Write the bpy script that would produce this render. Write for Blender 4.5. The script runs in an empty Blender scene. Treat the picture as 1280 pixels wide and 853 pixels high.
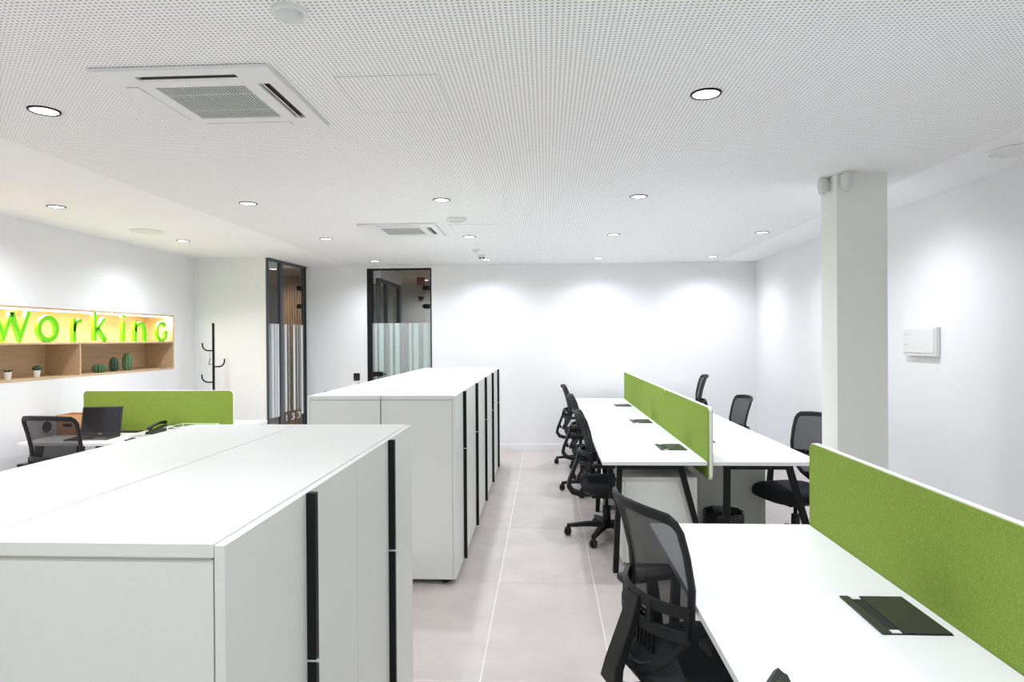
import bpy, bmesh, math, random
from mathutils import Vector, Matrix
random.seed(7)
PI = math.pi
scene = bpy.context.scene
COL = scene.collection

# ------------------------------------------------------------------ camera
def make_camera():
    f, yaw, pitch, roll, H = 813.83, .0515, -.0036, -.0065, 1.5583
    R = Vector((math.cos(yaw), math.sin(yaw), 0)); F = Vector((-math.sin(yaw), math.cos(yaw), 0)); U = Vector((0, 0, 1))
    F2 = F*math.cos(pitch) + U*math.sin(pitch); U2 = -F*math.sin(pitch) + U*math.cos(pitch)
    c, s = math.cos(roll), math.sin(roll)
    RC = c*R + s*U2; UC = -s*R + c*U2
    cd = bpy.data.cameras.new('camera'); cam = bpy.data.objects.new('camera', cd); COL.objects.link(cam)
    m = Matrix.Identity(4)
    for i in range(3):
        m[i][0] = RC[i]; m[i][1] = UC[i]; m[i][2] = -F2[i]
    m[2][3] = H
    cam.matrix_world = m
    cd.sensor_width = 36; cd.sensor_fit = 'HORIZONTAL'; cd.lens = f/1280*36
    cd.clip_start = .02; cd.clip_end = 100
    scene.camera = cam
make_camera()

# ------------------------------------------------------------------ world, exposure, lamp powers
w = bpy.data.worlds.new('world'); scene.world = w; w.use_nodes = True
w.node_tree.nodes['Background'].inputs[0].default_value = (.90, 1.0, .94, 1)
w.node_tree.nodes['Background'].inputs[1].default_value = .75
vs = scene.view_settings
vs.view_transform = 'Standard'; vs.look = 'None'; vs.gamma = 1; vs.use_curve_mapping = False
vs.exposure = 0.32
SPOT_W = 66.0
SPOT_COL = (.94, .98, 1.07)
LED_W = 24.0

# ------------------------------------------------------------------ materials
MATS = {}
def mat(name, col, rough=.5, metal=0, noise=None, bump=None, spec=.5):
    """procedural principled material; noise=(scale, amount) colour variation, bump=(scale, strength)"""
    m = bpy.data.materials.new(name); m.use_nodes = True
    nt = m.node_tree; b = nt.nodes['Principled BSDF']
    b.inputs['Base Color'].default_value = (*col, 1); b.inputs['Roughness'].default_value = rough
    b.inputs['Metallic'].default_value = metal; b.inputs['Specular IOR Level'].default_value = spec
    tc = nt.nodes.new('ShaderNodeTexCoord')
    if noise:
        n = nt.nodes.new('ShaderNodeTexNoise'); n.inputs['Scale'].default_value = noise[0]; n.inputs['Detail'].default_value = 5
        nt.links.new(tc.outputs['Object'], n.inputs['Vector'])
        r = nt.nodes.new('ShaderNodeMapRange'); r.inputs[1].default_value = .3; r.inputs[2].default_value = .7
        r.inputs[3].default_value = 1-noise[1]; r.inputs[4].default_value = 1+noise[1]
        nt.links.new(n.outputs[0], r.inputs[0])
        mx = nt.nodes.new('ShaderNodeVectorMath'); mx.operation = 'SCALE'; mx.inputs[0].default_value = col
        nt.links.new(r.outputs[0], mx.inputs['Scale']); nt.links.new(mx.outputs[0], b.inputs['Base Color'])
    if bump:
        n2 = nt.nodes.new('ShaderNodeTexNoise'); n2.inputs['Scale'].default_value = bump[0]; n2.inputs['Detail'].default_value = 3
        nt.links.new(tc.outputs['Object'], n2.inputs['Vector'])
        bp = nt.nodes.new('ShaderNodeBump'); bp.inputs['Strength'].default_value = bump[1]; bp.inputs['Distance'].default_value = .002
        nt.links.new(n2.outputs[0], bp.inputs['Height']); nt.links.new(bp.outputs[0], b.inputs['Normal'])
    MATS[name] = m
    return m
mat('wall', (.90, .90, .91), .6, bump=(60, .05))
mat('ceiling', (.95, .95, .95), .7)
mat('laminate', (.84, .84, .85), .32, spec=.4)
mat('desk_white', (.87, .87, .88), .34, spec=.4)
mat('cabinet', (.75, .76, .715), .45, noise=(120, .01))
mat('cabinet_edge', (.86, .86, .82), .4)
mat('gap', (.35, .34, .28), .8)
mat('grout', (.86, .82, .80), .8)
mat('black_plastic', (.007, .007, .008), .5, spec=.35, bump=(300, .1))
mat('black_frame', (.010, .010, .011), .5, spec=.35)
mat('black_metal', (.006, .006, .007), .5, spec=.25)
mat('dark_fabric', (.010, .011, .014), .9, bump=(400, .4))
mat('column', (.86, .865, .82), .7, bump=(60, .05))
mat('chrome', (.8, .8, .8), .15, 1)
mat('trim_white', (.88, .88, .82), .5)
mat('box_dark', (.028, .028, .026), .38)
mat('slot_black', (.006, .006, .006), .6)
mat('lime', (.17, .72, .0), .45)
mat('pot', (.85, .84, .82), .5)
mat('cactus_green', (.045, .13, .05), .6, noise=(60, .35))
mat('cactus_light', (.10, .20, .09), .6, noise=(60, .3))
mat('cactus_dark', (.02, .055, .035), .6, noise=(60, .35))
mat('cactus_spine', (.35, .42, .25), .7)
mat('soil', (.05, .035, .02), .9)
mat('laptop', (.018, .019, .021), .35)
mat('laptop_screen', (.012, .013, .017), .12)
mat('silver', (.55, .56, .58), .35, .6)
mat('plastic_white', (.82, .82, .80), .4)
mat('plastic_grey', (.60, .60, .59), .5)
mat('sensor_white', (.70, .73, .71), .35)
mat('ac_white', (.84, .84, .84), .4)
mat('ac_dark', (.07, .065, .06), .6)
mat('bag', (.010, .010, .010), .25, bump=(30, .8))
mat('grey_room', (.50, .48, .45), .7)
mat('grey_frame', (.16, .17, .18), .5)
mat('mullion', (.07, .08, .09), .45)
mat('red_sign', (.28, .06, .06), .5)
mat('plant_strip', (.05, .11, .02), .8)
mat('tray_wire', (.78, .82, .74), .4)

def felt():
    m = mat('felt', (.235, .335, .052), .95, spec=.1)
    nt = m.node_tree; b = nt.nodes['Principled BSDF']; tc = nt.nodes.new('ShaderNodeTexCoord')
    n = nt.nodes.new('ShaderNodeTexNoise'); n.inputs['Scale'].default_value = 220; n.inputs['Detail'].default_value = 4
    nt.links.new(tc.outputs['Object'], n.inputs['Vector'])
    cr = nt.nodes.new('ShaderNodeValToRGB')
    cr.color_ramp.elements[0].position = .35; cr.color_ramp.elements[0].color = (.205, .30, .045, 1)
    cr.color_ramp.elements[1].position = .68; cr.color_ramp.elements[1].color = (.275, .39, .075, 1)
    nt.links.new(n.outputs[0], cr.inputs[0]); nt.links.new(cr.outputs[0], b.inputs['Base Color'])
    bp = nt.nodes.new('ShaderNodeBump'); bp.inputs['Strength'].default_value = .4; bp.inputs['Distance'].default_value = .002
    nt.links.new(n.outputs[0], bp.inputs['Height']); nt.links.new(bp.outputs[0], b.inputs['Normal'])
felt()

def wood(name, c1, c2, axis, scale=18, rough=.5):
    m = mat(name, c1, rough); nt = m.node_tree; b = nt.nodes['Principled BSDF']
    tc = nt.nodes.new('ShaderNodeTexCoord'); mp = nt.nodes.new('ShaderNodeMapping')
    s = [scale]*3; s[axis] = scale*.04; mp.inputs['Scale'].default_value = s
    nt.links.new(tc.outputs['Object'], mp.inputs['Vector'])
    n = nt.nodes.new('ShaderNodeTexNoise'); n.inputs['Scale'].default_value = 3; n.inputs['Detail'].default_value = 6
    nt.links.new(mp.outputs[0], n.inputs['Vector'])
    cr = nt.nodes.new('ShaderNodeValToRGB'); cr.color_ramp.elements[0].position = .3; cr.color_ramp.elements[1].position = .7
    cr.color_ramp.elements[0].color = (*c1, 1); cr.color_ramp.elements[1].color = (*c2, 1)
    nt.links.new(n.outputs[0], cr.inputs[0]); nt.links.new(cr.outputs[0], b.inputs['Base Color'])
wood('oak', (.60, .41, .24), (.72, .53, .33), 1)
wood('walnut', (.26, .13, .05), (.36, .19, .085), 2)
wood('box_wood', (.48, .23, .10), (.58, .30, .15), 0)
wood('wood_ceiling', (.42, .30, .20), (.52, .39, .27), 0)

def tile_mat():
    m = mat('tile', (.6, .55, .53), .38, spec=.4); nt = m.node_tree; b = nt.nodes['Principled BSDF']
    tc = nt.nodes.new('ShaderNodeTexCoord'); geo = nt.nodes.new('ShaderNodeNewGeometry')
    mp = nt.nodes.new('ShaderNodeMapping'); mp.inputs['Scale'].default_value = (1.3, 1.5, 1)
    nt.links.new(geo.outputs['Position'], mp.inputs['Vector'])
    n = nt.nodes.new('ShaderNodeTexNoise'); n.inputs['Scale'].default_value = 2.6; n.inputs['Detail'].default_value = 9; n.inputs['Roughness'].default_value = .65
    nt.links.new(mp.outputs[0], n.inputs['Vector'])
    cr = nt.nodes.new('ShaderNodeValToRGB'); cr.color_ramp.elements[0].position = .3; cr.color_ramp.elements[1].position = .72
    cr.color_ramp.elements[0].color = (.50, .440, .410, 1); cr.color_ramp.elements[1].color = (.59, .535, .505, 1)
    nt.links.new(n.outputs[0], cr.inputs[0])
    oi = nt.nodes.new('ShaderNodeObjectInfo')
    r = nt.nodes.new('ShaderNodeMapRange'); r.inputs[3].default_value = .96; r.inputs[4].default_value = 1.04
    nt.links.new(oi.outputs['Random'], r.inputs[0])
    sc = nt.nodes.new('ShaderNodeVectorMath'); sc.operation = 'SCALE'
    nt.links.new(cr.outputs[0], sc.inputs[0]); nt.links.new(r.outputs[0], sc.inputs['Scale'])
    nt.links.new(sc.outputs[0], b.inputs['Base Color'])
tile_mat()

def perforated():
    m = mat('perforated', (.86, .86, .86), .7); nt = m.node_tree; b = nt.nodes['Principled BSDF']
    geo = nt.nodes.new('ShaderNodeNewGeometry')
    sc = nt.nodes.new('ShaderNodeVectorMath'); sc.operation = 'SCALE'; sc.inputs['Scale'].default_value = 1/.0182
    fr = nt.nodes.new('ShaderNodeVectorMath'); fr.operation = 'FRACTION'
    sb = nt.nodes.new('ShaderNodeVectorMath'); sb.operation = 'SUBTRACT'; sb.inputs[1].default_value = (.5, .5, 0)
    ml = nt.nodes.new('ShaderNodeVectorMath'); ml.operation = 'MULTIPLY'; ml.inputs[1].default_value = (1, 1, 0)
    ln = nt.nodes.new('ShaderNodeVectorMath'); ln.operation = 'LENGTH'
    nt.links.new(geo.outputs['Position'], sc.inputs[0]); nt.links.new(sc.outputs[0], fr.inputs[0])
    nt.links.new(fr.outputs[0], sb.inputs[0]); nt.links.new(sb.outputs[0], ml.inputs[0]); nt.links.new(ml.outputs[0], ln.inputs[0])
    cr = nt.nodes.new('ShaderNodeMapRange'); cr.inputs[1].default_value = .235; cr.inputs[2].default_value = .265
    nt.links.new(ln.outputs['Value'], cr.inputs[0])
    mx = nt.nodes.new('ShaderNodeMix'); mx.data_type = 'RGBA'
    mx.inputs[6].default_value = (.46, .46, .45, 1); mx.inputs[7].default_value = (.97, .97, .965, 1)
    nt.links.new(cr.outputs[0], mx.inputs[0]); nt.links.new(mx.outputs[2], b.inputs['Base Color'])
perforated()

def see_through(name, col, alpha, rough=.8):
    """part transparent, part diffuse: woven mesh, frosted film"""
    m = bpy.data.materials.new(name); m.use_nodes = True; nt = m.node_tree
    for n in list(nt.nodes): nt.nodes.remove(n)
    o = nt.nodes.new('ShaderNodeOutputMaterial'); t = nt.nodes.new('ShaderNodeBsdfTransparent')
    d = nt.nodes.new('ShaderNodeBsdfPrincipled'); d.inputs['Base Color'].default_value = (*col, 1); d.inputs['Roughness'].default_value = rough
    mx = nt.nodes.new('ShaderNodeMixShader'); mx.inputs[0].default_value = alpha
    nt.links.new(t.outputs[0], mx.inputs[1]); nt.links.new(d.outputs[0], mx.inputs[2]); nt.links.new(mx.outputs[0], o.inputs[0])
    MATS[name] = m
see_through('mesh_fabric', (.010, .010, .012), .85)
see_through('film', (.62, .74, .69), .72)
see_through('film_white', (.78, .82, .84), .85)
see_through('film_grey', (.42, .46, .45), .72)
see_through('film_faint', (.55, .6, .58), .35)

def glass():
    m = bpy.data.materials.new('glass'); m.use_nodes = True; nt = m.node_tree
    for n in list(nt.nodes): nt.nodes.remove(n)
    o = nt.nodes.new('ShaderNodeOutputMaterial'); t = nt.nodes.new('ShaderNodeBsdfTransparent'); t.inputs[0].default_value = (.93, .95, .94, 1)
    g = nt.nodes.new('ShaderNodeBsdfGlossy'); g.inputs['Roughness'].default_value = .02
    lw = nt.nodes.new('ShaderNodeFresnel'); lw.inputs[0].default_value = 1.35
    mx = nt.nodes.new('ShaderNodeMixShader')
    ge = nt.nodes.new('ShaderNodeNewGeometry'); iv = nt.nodes.new('ShaderNodeMath'); iv.operation = 'SUBTRACT'; iv.inputs[0].default_value = 1
    mu = nt.nodes.new('ShaderNodeMath'); mu.operation = 'MULTIPLY'   # the pane's inner side does not reflect totally
    nt.links.new(ge.outputs['Backfacing'], iv.inputs[1]); nt.links.new(iv.outputs[0], mu.inputs[0]); nt.links.new(lw.outputs[0], mu.inputs[1])
    nt.links.new(mu.outputs[0], mx.inputs[0]); nt.links.new(t.outputs[0], mx.inputs[1]); nt.links.new(g.outputs[0], mx.inputs[2]); nt.links.new(mx.outputs[0], o.inputs[0])
    MATS['glass'] = m
glass()
def emit(name, col, s):
    m = bpy.data.materials.new(name); m.use_nodes = True; nt = m.node_tree
    b = nt.nodes['Principled BSDF']; b.inputs['Base Color'].default_value = (.8, .8, .8, 1)
    b.inputs['Emission Color'].default_value = (*col, 1); b.inputs['Emission Strength'].default_value = s
    MATS[name] = m
emit('led_disc', (1, .99, .97), 4.0)
emit('led_strip', (1, .93, .78), 12.0)

# ------------------------------------------------------------------ mesh helpers
class MB:
    def __init__(self): self.v = []; self.f = []
    def quad(self, *p):
        n = len(self.v); self.v += [tuple(q) for q in p]; self.f.append(tuple(range(n, n+len(p)))); return self
    def box(self, x0, y0, z0, x1, y1, z1):
        n = len(self.v)
        self.v += [(x0, y0, z0), (x1, y0, z0), (x1, y1, z0), (x0, y1, z0), (x0, y0, z1), (x1, y0, z1), (x1, y1, z1), (x0, y1, z1)]
        for q in ((0, 3, 2, 1), (4, 5, 6, 7), (0, 1, 5, 4), (1, 2, 6, 5), (2, 3, 7, 6), (3, 0, 4, 7)): self.f.append(tuple(n+i for i in q))
        return self
    def rings(self, rings, cap=True, closed=False):
        n = len(self.v); k = len(rings[0])
        for r in rings: self.v += [tuple(p) for p in r]
        m = len(rings)
        for i in range(m if closed else m-1):
            a, b = n+i*k, n+((i+1) % m)*k
            for j in range(k): self.f.append((a+j, a+(j+1) % k, b+(j+1) % k, b+j))
        if cap and not closed:
            self.f.append(tuple(n+j for j in range(k))[::-1]); self.f.append(tuple(n+(m-1)*k+j for j in range(k)))
        return self
    def sweep(self, pts, w, h, ref=(0, 1, 0), seg=0, closed=False, refs=None):
        """section w (across, in the plane normal to ref) by h (along ref); seg=0 -> rectangle, else ellipse; w may be a list"""
        pts = [Vector(p) for p in pts]; rr = []; m = len(pts)
        for i, p in enumerate(pts):
            if closed: t = pts[(i+1) % m]-pts[i-1]
            else: t = pts[min(i+1, m-1)]-pts[max(i-1, 0)]
            t.normalize(); n = Vector(refs[i] if refs else ref); n = (n-t*n.dot(t)).normalized(); b = t.cross(n)
            ww = (w[i] if isinstance(w, (list, tuple)) else w)/2; hh = (h[i] if isinstance(h, (list, tuple)) else h)/2
            if not closed and 0 < i < m-1 and not seg:
                a = (pts[i+1]-p).normalized().dot((p-pts[i-1]).normalized()); ww = ww/max(.5, math.sqrt(max(.01, (1+a)/2)))
            if seg: rr.append([p+b*ww*math.cos(2*PI*j/seg)+n*hh*math.sin(2*PI*j/seg) for j in range(seg)])
            else: rr.append([p+b*ww*sx+n*hh*sy for sx, sy in ((1, 1), (-1, 1), (-1, -1), (1, -1))])
        return self.rings(rr, closed=closed)
    def cyl(self, a, b, r, r2=None, seg=16):
        a, b = Vector(a), Vector(b); r2 = r if r2 is None else r2; t = (b-a).normalized()
        u = t.orthogonal().normalized(); v = t.cross(u)
        return self.rings([[p+u*q*math.cos(2*PI*j/seg)+v*q*math.sin(2*PI*j/seg) for j in range(seg)] for p, q in ((a, r), (b, r2))])
    def lathe(self, prof, c=(0, 0, 0), seg=24, rib=None):
        rr = []
        for r, z in prof:
            ring = []
            for j in range(seg):
                a = 2*PI*j/seg; q = r*(1+(rib[1]*math.cos(rib[0]*a) if rib else 0)); ring.append((c[0]+q*math.cos(a), c[1]+q*math.sin(a), c[2]+z))
            rr.append(ring)
        return self.rings(rr)
    def rrect(self, x0, x1, y0, y1, z0, z1, r, seg=6):
        """rounded rectangle in the YZ plane, thickness along x"""
        def loop(x):
            L = []
            for cy, cz, a0 in ((y1-r, z1-r, 0), (y0+r, z1-r, 90), (y0+r, z0+r, 180), (y1-r, z0+r, 270)):
                for k in range(seg+1):
                    a = math.radians(a0+90*k/seg); L.append((x, cy+r*math.cos(a), cz+r*math.sin(a)))
            return L
        return self.rings([loop(x0), loop(x1)])
    def mesh(self, name, smooth=False, bevel=0):
        me = bpy.data.meshes.new(name); me.from_pydata(self.v, [], self.f)
        bm = bmesh.new(); bm.from_mesh(me)
        bmesh.ops.recalc_face_normals(bm, faces=bm.faces)
        if bevel:
            es = [e for e in bm.edges if len(e.link_faces) == 2 and e.calc_face_angle(0) > .6]
            bmesh.ops.bevel(bm, geom=es, offset=bevel, segments=2, affect='EDGES', profile=.6)
        bm.to_mesh(me); bm.free()
        if smooth:
            for p in me.polygons: p.use_smooth = True
            try: me.set_sharp_from_angle(angle=math.radians(38))
            except Exception: pass
        return me
    def obj(self, name, m, parent=None, smooth=False, bevel=0, loc=None, rotz=None):
        me = self.mesh(name, smooth, bevel); me.materials.append(MATS[m])
        return link(name, me, parent, loc, rotz)
def link(name, me, parent=None, loc=None, rotz=None):
    o = bpy.data.objects.new(name, me); COL.objects.link(o); o.parent = parent
    if loc: o.location = loc
    if rotz is not None: o.rotation_euler = (0, 0, rotz)
    return o
def tag(o, label, cat, group=None):
    o['label'] = label; o['category'] = cat
    if group: o['group'] = group
    return o
def thing(name, label, cat, loc=(0, 0, 0), rotz=0, group=None):
    o = bpy.data.objects.new(name, None); COL.objects.link(o); o.empty_display_size = .1
    o.location = loc; o.rotation_euler = (0, 0, rotz)
    return tag(o, label, cat, group)
def struct(o): o['kind'] = 'structure'; return o
def dup(root, label, loc, rotz=0, group=None):
    r = root.copy(); COL.objects.link(r); r.location = loc; r.rotation_euler = (0, 0, rotz); r['label'] = label
    if group: r['group'] = group
    for ch in list(root.children):
        c = ch.copy(); COL.objects.link(c); c.parent = r
        for g in list(ch.children):
            d = g.copy(); COL.objects.link(d); d.parent = c
    return r
B = lambda *a: MB().box(*a)

# ------------------------------------------------------------------ the setting
CZ = 2.60; XL, XR, YB, YF = -4.44, 2.90, 9.13, -2.6
PX0, PX1 = -2.77, 2.38
fl = struct(B(XL-2.2, YF-.1, -.12, XR+.2, 13.2, -.0012).obj('floor', 'grout'))
def floor_tiles():
    tw, tl, g = .606, 1.2, .0046; cache = {}
    x = -.3075-tw*8; 
    while x < XR:
        y = 4.147-tl*7
        while y < YB:
            a, b, c, d = max(x+g/2, XL), min(x+tw-g/2, XR), max(y+g/2, YF), min(y+tl-g/2, YB)
            if b-a > .02 and d-c > .02:
                k = (round(b-a, 3), round(d-c, 3))
                if k not in cache:
                    me = B(-k[0]/2, -k[1]/2, -.0012, k[0]/2, k[1]/2, 0).mesh('tile'); me.materials.append(MATS['tile']); cache[k] = me
                link('tile', cache[k], fl, ((a+b)/2, (c+d)/2, 0))
            y += tl
        x += tw
floor_tiles()
ce = MB()
ce.box(XL-.2, YF-.1, CZ, PX0, YB+.1, CZ+.1); ce.box(PX1, YF-.1, CZ, XR+.2, YB+.1, CZ+.1); ce.box(PX0, YF-.1, CZ+.02, PX1, YB+.1, CZ+.1)
ceil = struct(ce.obj('ceiling', 'ceiling'))
B(PX0, YF, CZ-.001, PX1, 9.13, CZ+.02).obj('perforated_panel', 'perforated', ceil)

def cells(xs, ys, holes, mk):
    for i in range(len(xs)-1):
        for j in range(len(ys)-1):
            cx, cy = (xs[i]+xs[i+1])/2, (ys[j]+ys[j+1])/2
            if any(h[0] < cx < h[1] and h[2] < cy < h[3] for h in holes): continue
            mk(xs[i], xs[i+1], ys[j], ys[j+1])
DX0, DX1, DZ = -2.525, -1.605, 2.565
m = MB(); cells((-3.43, DX0, DX1, XR+.1), (-.004, DZ, CZ+.05), [(DX0, DX1, -1, DZ)], lambda a, b, c, d: m.box(a, YB, c, b, YB+.10, d))
struct(m.obj('wall_back', 'wall'))
NY0, NY1, NZ0, NZ1 = 3.7, 7.565, 1.222, 1.862
m = MB(); cells((YF-.1, NY0, NY1, 8.10), (-.004, NZ0, NZ1, CZ+.05), [(NY0, NY1, NZ0, NZ1)], lambda a, b, c, d: m.box(XL-.42, a, c, XL, b, d))
struct(m.obj('wall_left', 'wall'))
struct(B(XL, 8.02, -.004, -3.515, 8.12, CZ+.05).obj('wall_left_return', 'wall'))
struct(B(XR, YF-.1, -.004, XR+.1, YB, CZ+.05).obj('wall_right', 'wall'))
struct(B(-3.43, YB-.012, 0, DX0-.005, YB, .075).obj('baseboard_back_left', 'wall'))
struct(B(DX1+.005, YB-.012, 0, XR, YB, .075).obj('baseboard_back', 'wall'))
struct(B(XR-.012, YF, 0, XR, YB-.012, .075).obj('baseboard_right', 'wall'))
struct(B(XL, YF, 0, XL+.012, 8.02, .075).obj('baseboard_left', 'wall'))
# glazed front of the office behind the viewer
WX0, WX1, WZ1 = -4.0, 2.6, 2.45
m = MB(); cells((XL-.4, WX0, WX1, XR+.1), (-.004, .1, WZ1, CZ+.05), [(WX0, WX1, .1, WZ1)], lambda a, b, c, d: m.box(a, YF-.1, c, b, YF, d))
struct(m.obj('wall_front', 'wall'))
win = MB()
for k in range(5):
    x = WX0+(WX1-WX0-.05)*k/4; win.box(x, YF-.09, .1, x+.05, YF-.03, WZ1)
win.box(WX0, YF-.09, .1, WX1, YF-.03, .16); win.box(WX0, YF-.09, WZ1-.06, WX1, YF-.03, WZ1)
wo = struct(win.obj('window_1', 'black_frame'))
for k in range(4):
    x = WX0+.05+(WX1-WX0-.05)*k/4; B(x, YF-.065, .16, x+(WX1-WX0-.05)/4-.05, YF-.055, WZ1-.06).obj('pane', 'glass', wo)
struct(B(1.862, 4.262, 0, 2.176, 4.50, CZ).obj('column', 'column'))

# rooms seen through the glass doors
m = MB()
m.box(XL-2.2, 12.6, -.004, .6, 12.7, 2.7); m.box(.5, YB+.1, -.004, .6, 12.6, 2.7); m.box(XL-2.2, 8.12, -.004, XL-2.1, 12.6, 2.7); m.box(XL-2.2, 8.02, -.004, XL, 8.12, 2.7)
struct(m.obj('wall_corridor', 'grey_room'))
struct(B(XL-2.2, 8.0, CZ+.051, .6, 12.7, CZ+.15).obj('ceiling_corridor', 'wood_ceiling'))
m = MB(); m.box(-4.33, 10.35, 0, -3.5, 10.40, 2.6)
ws = struct(m.obj('wall_slatted', 'walnut'))
sl = MB(); 
for k in range(20): sl.box(-4.32+k*.040, 10.325, 0, -4.32+k*.040+.028, 10.35, 2.6)
s_ = sl.obj('slats', 'walnut', ws); s_['kind'] = 'stuff'
# glazed partition in the corridor behind the back door
gp = thing('glass_partition', 'dark framed glass partition running along the corridor behind the back glass door', 'partition', (-2.42, 9.32, 0), 0)
for yy, ww in ((0.0, .05), (.42, .05), (1.26, .14)): B(-.03, yy, 0, .03, yy+ww, 2.40).obj('mullion', 'mullion', gp)
B(-.03, 0, 2.40, .03, 1.40, 2.45).obj('head_rail', 'mullion', gp)
B(-.006, .05, .05, .006, .42, 2.40).obj('pane', 'glass', gp); B(-.006, .47, .05, .006, 1.26, 2.40).obj('pane', 'glass', gp)
B(-.30, 0, 2.45, .04, 1.40, CZ+.05).obj('bulkhead', 'wall', gp)
gb = thing('green_banner', 'dark green vertical banner standing behind the corridor partition', 'banner', (-2.60, 11.2, 0))
B(-.04, -.015, .02, .04, .015, 2.30).obj('panel', 'plant_strip', gb); B(-.08, -.08, 0, .08, .08, .02).obj('foot', 'mullion', gb)
rs = thing('hanging_sign', 'small dark red square sign hanging in the corridor behind the back door', 'sign', (-2.115, 11.0, 2.545))
B(-.07, -.008, -.07, .07, .008, .07).obj('panel', 'red_sign', rs)
for x in (-.05, .05): MB().cyl((x, 0, .07), (x, 0, .105), .003, seg=6).obj('rod', 'mullion', rs)
dc = thing('dome_camera', 'small dark dome camera on the corridor end wall behind the back door', 'camera', (-2.41, 12.6, 2.36))
B(-.05, -.06, .03, .05, 0, .05).obj('bracket', 'plastic_grey', dc); MB().lathe([(.055, .03), (.055, .015), (.045, -.015), (.02, -.035), (.002, -.04)], (0, -.06, 0), seg=20).obj('dome', 'slot_black', dc, smooth=True)

# ------------------------------------------------------------------ back glass door and corner glass door
def film_stripes(parent, spans, z0, z1, y, mats):
    for (a, b), mt, zz in zip(spans, mats, z0 if isinstance(z0, (list, tuple)) else [z0]*len(spans)):
        B(a, y, zz, b, y+.0015, z1).obj('film_stripe', mt, parent)
def text_mesh(name, body, size, m, parent, loc, rot):
    cu = bpy.data.curves.new(name, 'FONT'); cu.body = body; cu.size = size; cu.extrude = .0008; cu.align_x = 'CENTER'
    to = bpy.data.objects.new(name, cu); me = bpy.data.meshes.new_from_object(to); me.materials.append(MATS[m])
    bpy.data.objects.remove(to); o = link(name, me, parent, loc); o.rotation_euler = rot; return o
def hinge(parent, x, y, z):
    MB().rrect(y-.006, y+.006, 0, 0, 0, 0, 0) if False else None
    mb = MB(); mb.box(x, y-.012, z-.032, x+.075, y+.02, z+.032); mb.cyl((x, y-.012, z), (x, y+.02, z), .032)
    mb.obj('hinge', 'black_metal', parent)
d1 = struct(MB().box(DX0, YB-.012, 0, DX0+.068, YB+.08, DZ).box(DX0+.068, YB-.004, DZ-.022, DX1, YB+.08, DZ).box(DX1-.016, YB-.004, 0, DX1, YB+.08, DZ-.022).obj('door_1', 'black_metal'))
B(DX0+.072, YB+.03, .01, DX1-.018, YB+.04, DZ-.024).obj('pane', 'glass', d1)
sp = [(-2.458, -2.425), (-2.425, -2.395), (-2.365, -2.302), (-2.266, -2.250), (-2.212, -2.172), (-2.136, -2.072), (-2.060, -2.012), (-1.992, -1.950), (-1.936, -1.900), (-1.868, -1.803), (-1.790, -1.740), (-1.728, -1.628)]
film_stripes(d1, sp, .35, 1.79, YB+.0275, ['film_grey', 'film', 'film', 'film_faint', 'film', 'film', 'film_grey', 'film_grey', 'film', 'film', 'film_faint', 'film'])
B(-2.458, YB+.0292, .30, -1.628, YB+.0297, 1.79).obj('film_backing', 'film_faint', d1)
for z in (2.285, 2.025, .25): hinge(d1, DX1-.105, YB+.03, z)
hd = B(DX0+.075, YB+.005, 1.035, DX0+.215, YB+.06, 1.10).obj('lock_plate', 'black_metal', d1)
MB().cyl((DX0+.10, YB-.045, 1.068), (DX0+.10, YB+.005, 1.068), .01).box(DX0+.09, YB-.055, 1.058, DX0+.275, YB-.038, 1.078).obj('handle', 'black_metal', hd)

A2 = Vector((-3.51, 8.03, 0)); B2 = Vector((-3.43, 9.13, 0)); ang = math.atan2(B2.y-A2.y, B2.x-A2.x)
d2 = struct(MB().box(.01, -.02, 0, .030, .02, 2.575).box(.335, -.022, 0, .410, .022, 2.575).box(1.035, -.022, 0, 1.10, .022, 2.575).box(.01, -.04, 2.575, 1.10, .04, CZ).obj('door_2', 'black_metal', None, loc=tuple(A2), rotz=ang))
d2.data.materials.clear(); d2.data.materials.append(MATS['mullion'])
# local +y of this door points away from the office, so the visible side is -y
B(1.036, -.025, 0, 1.10, -.022, 2.575).obj('stile_face', 'black_metal', d2)
B(.035, -.006, .01, .325, .004, 2.57).obj('side_pane', 'glass', d2)
B(.42, -.006, .01, 1.026, .004, 2.57).obj('pane', 'glass', d2)
film_stripes(d2, [(.045, .10), (.11, .185), (.20, .25), (.262, .318)], [.56, .56, .56, .56], 1.77, -.0085, ['film_grey', 'film_white', 'film_white', 'film_white'])
film_stripes(d2, [(.425, .455), (.475, .535), (.575, .615), (.715, .78), (.825, .87), (.905, .935), (.955, 1.02)], [.60, .60, .60, .60, .60, .60, .52], 1.77, -.0085,
             ['film_faint', 'film_white', 'film_faint', 'film_white', 'film_grey', 'film_grey', 'film_white'])
text_mesh('door_digit', '1', .125, 'film_white', d2, (.51, -.0085, .475), (PI/2, 0, 0)).scale = (2.2, 1, 1)
text_mesh('door_digit', '3', .125, 'film_white', d2, (.70, -.0085, .475), (PI/2, 0, 0)).scale = (2.2, 1, 1)
text_mesh('door_digit', '3', .125, 'film_white', d2, (.88, -.0085, .475), (PI/2, 0, 0)).scale = (2.2, 1, 1)
for z in (2.28, 2.03, .25): hinge(d2, .90, -.016, z)

sk = thing('wall_socket', 'black square socket plate on the white wall beside the back glass door', 'socket', (-2.683, YB, 1.03))
B(-.045, -.010, -.052, .045, 0, .052).obj('plate', 'black_plastic', sk, bevel=.003); MB().cyl((0, -.0115, 0), (0, -.009, 0), .025).obj('insert', 'slot_black', sk)

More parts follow.
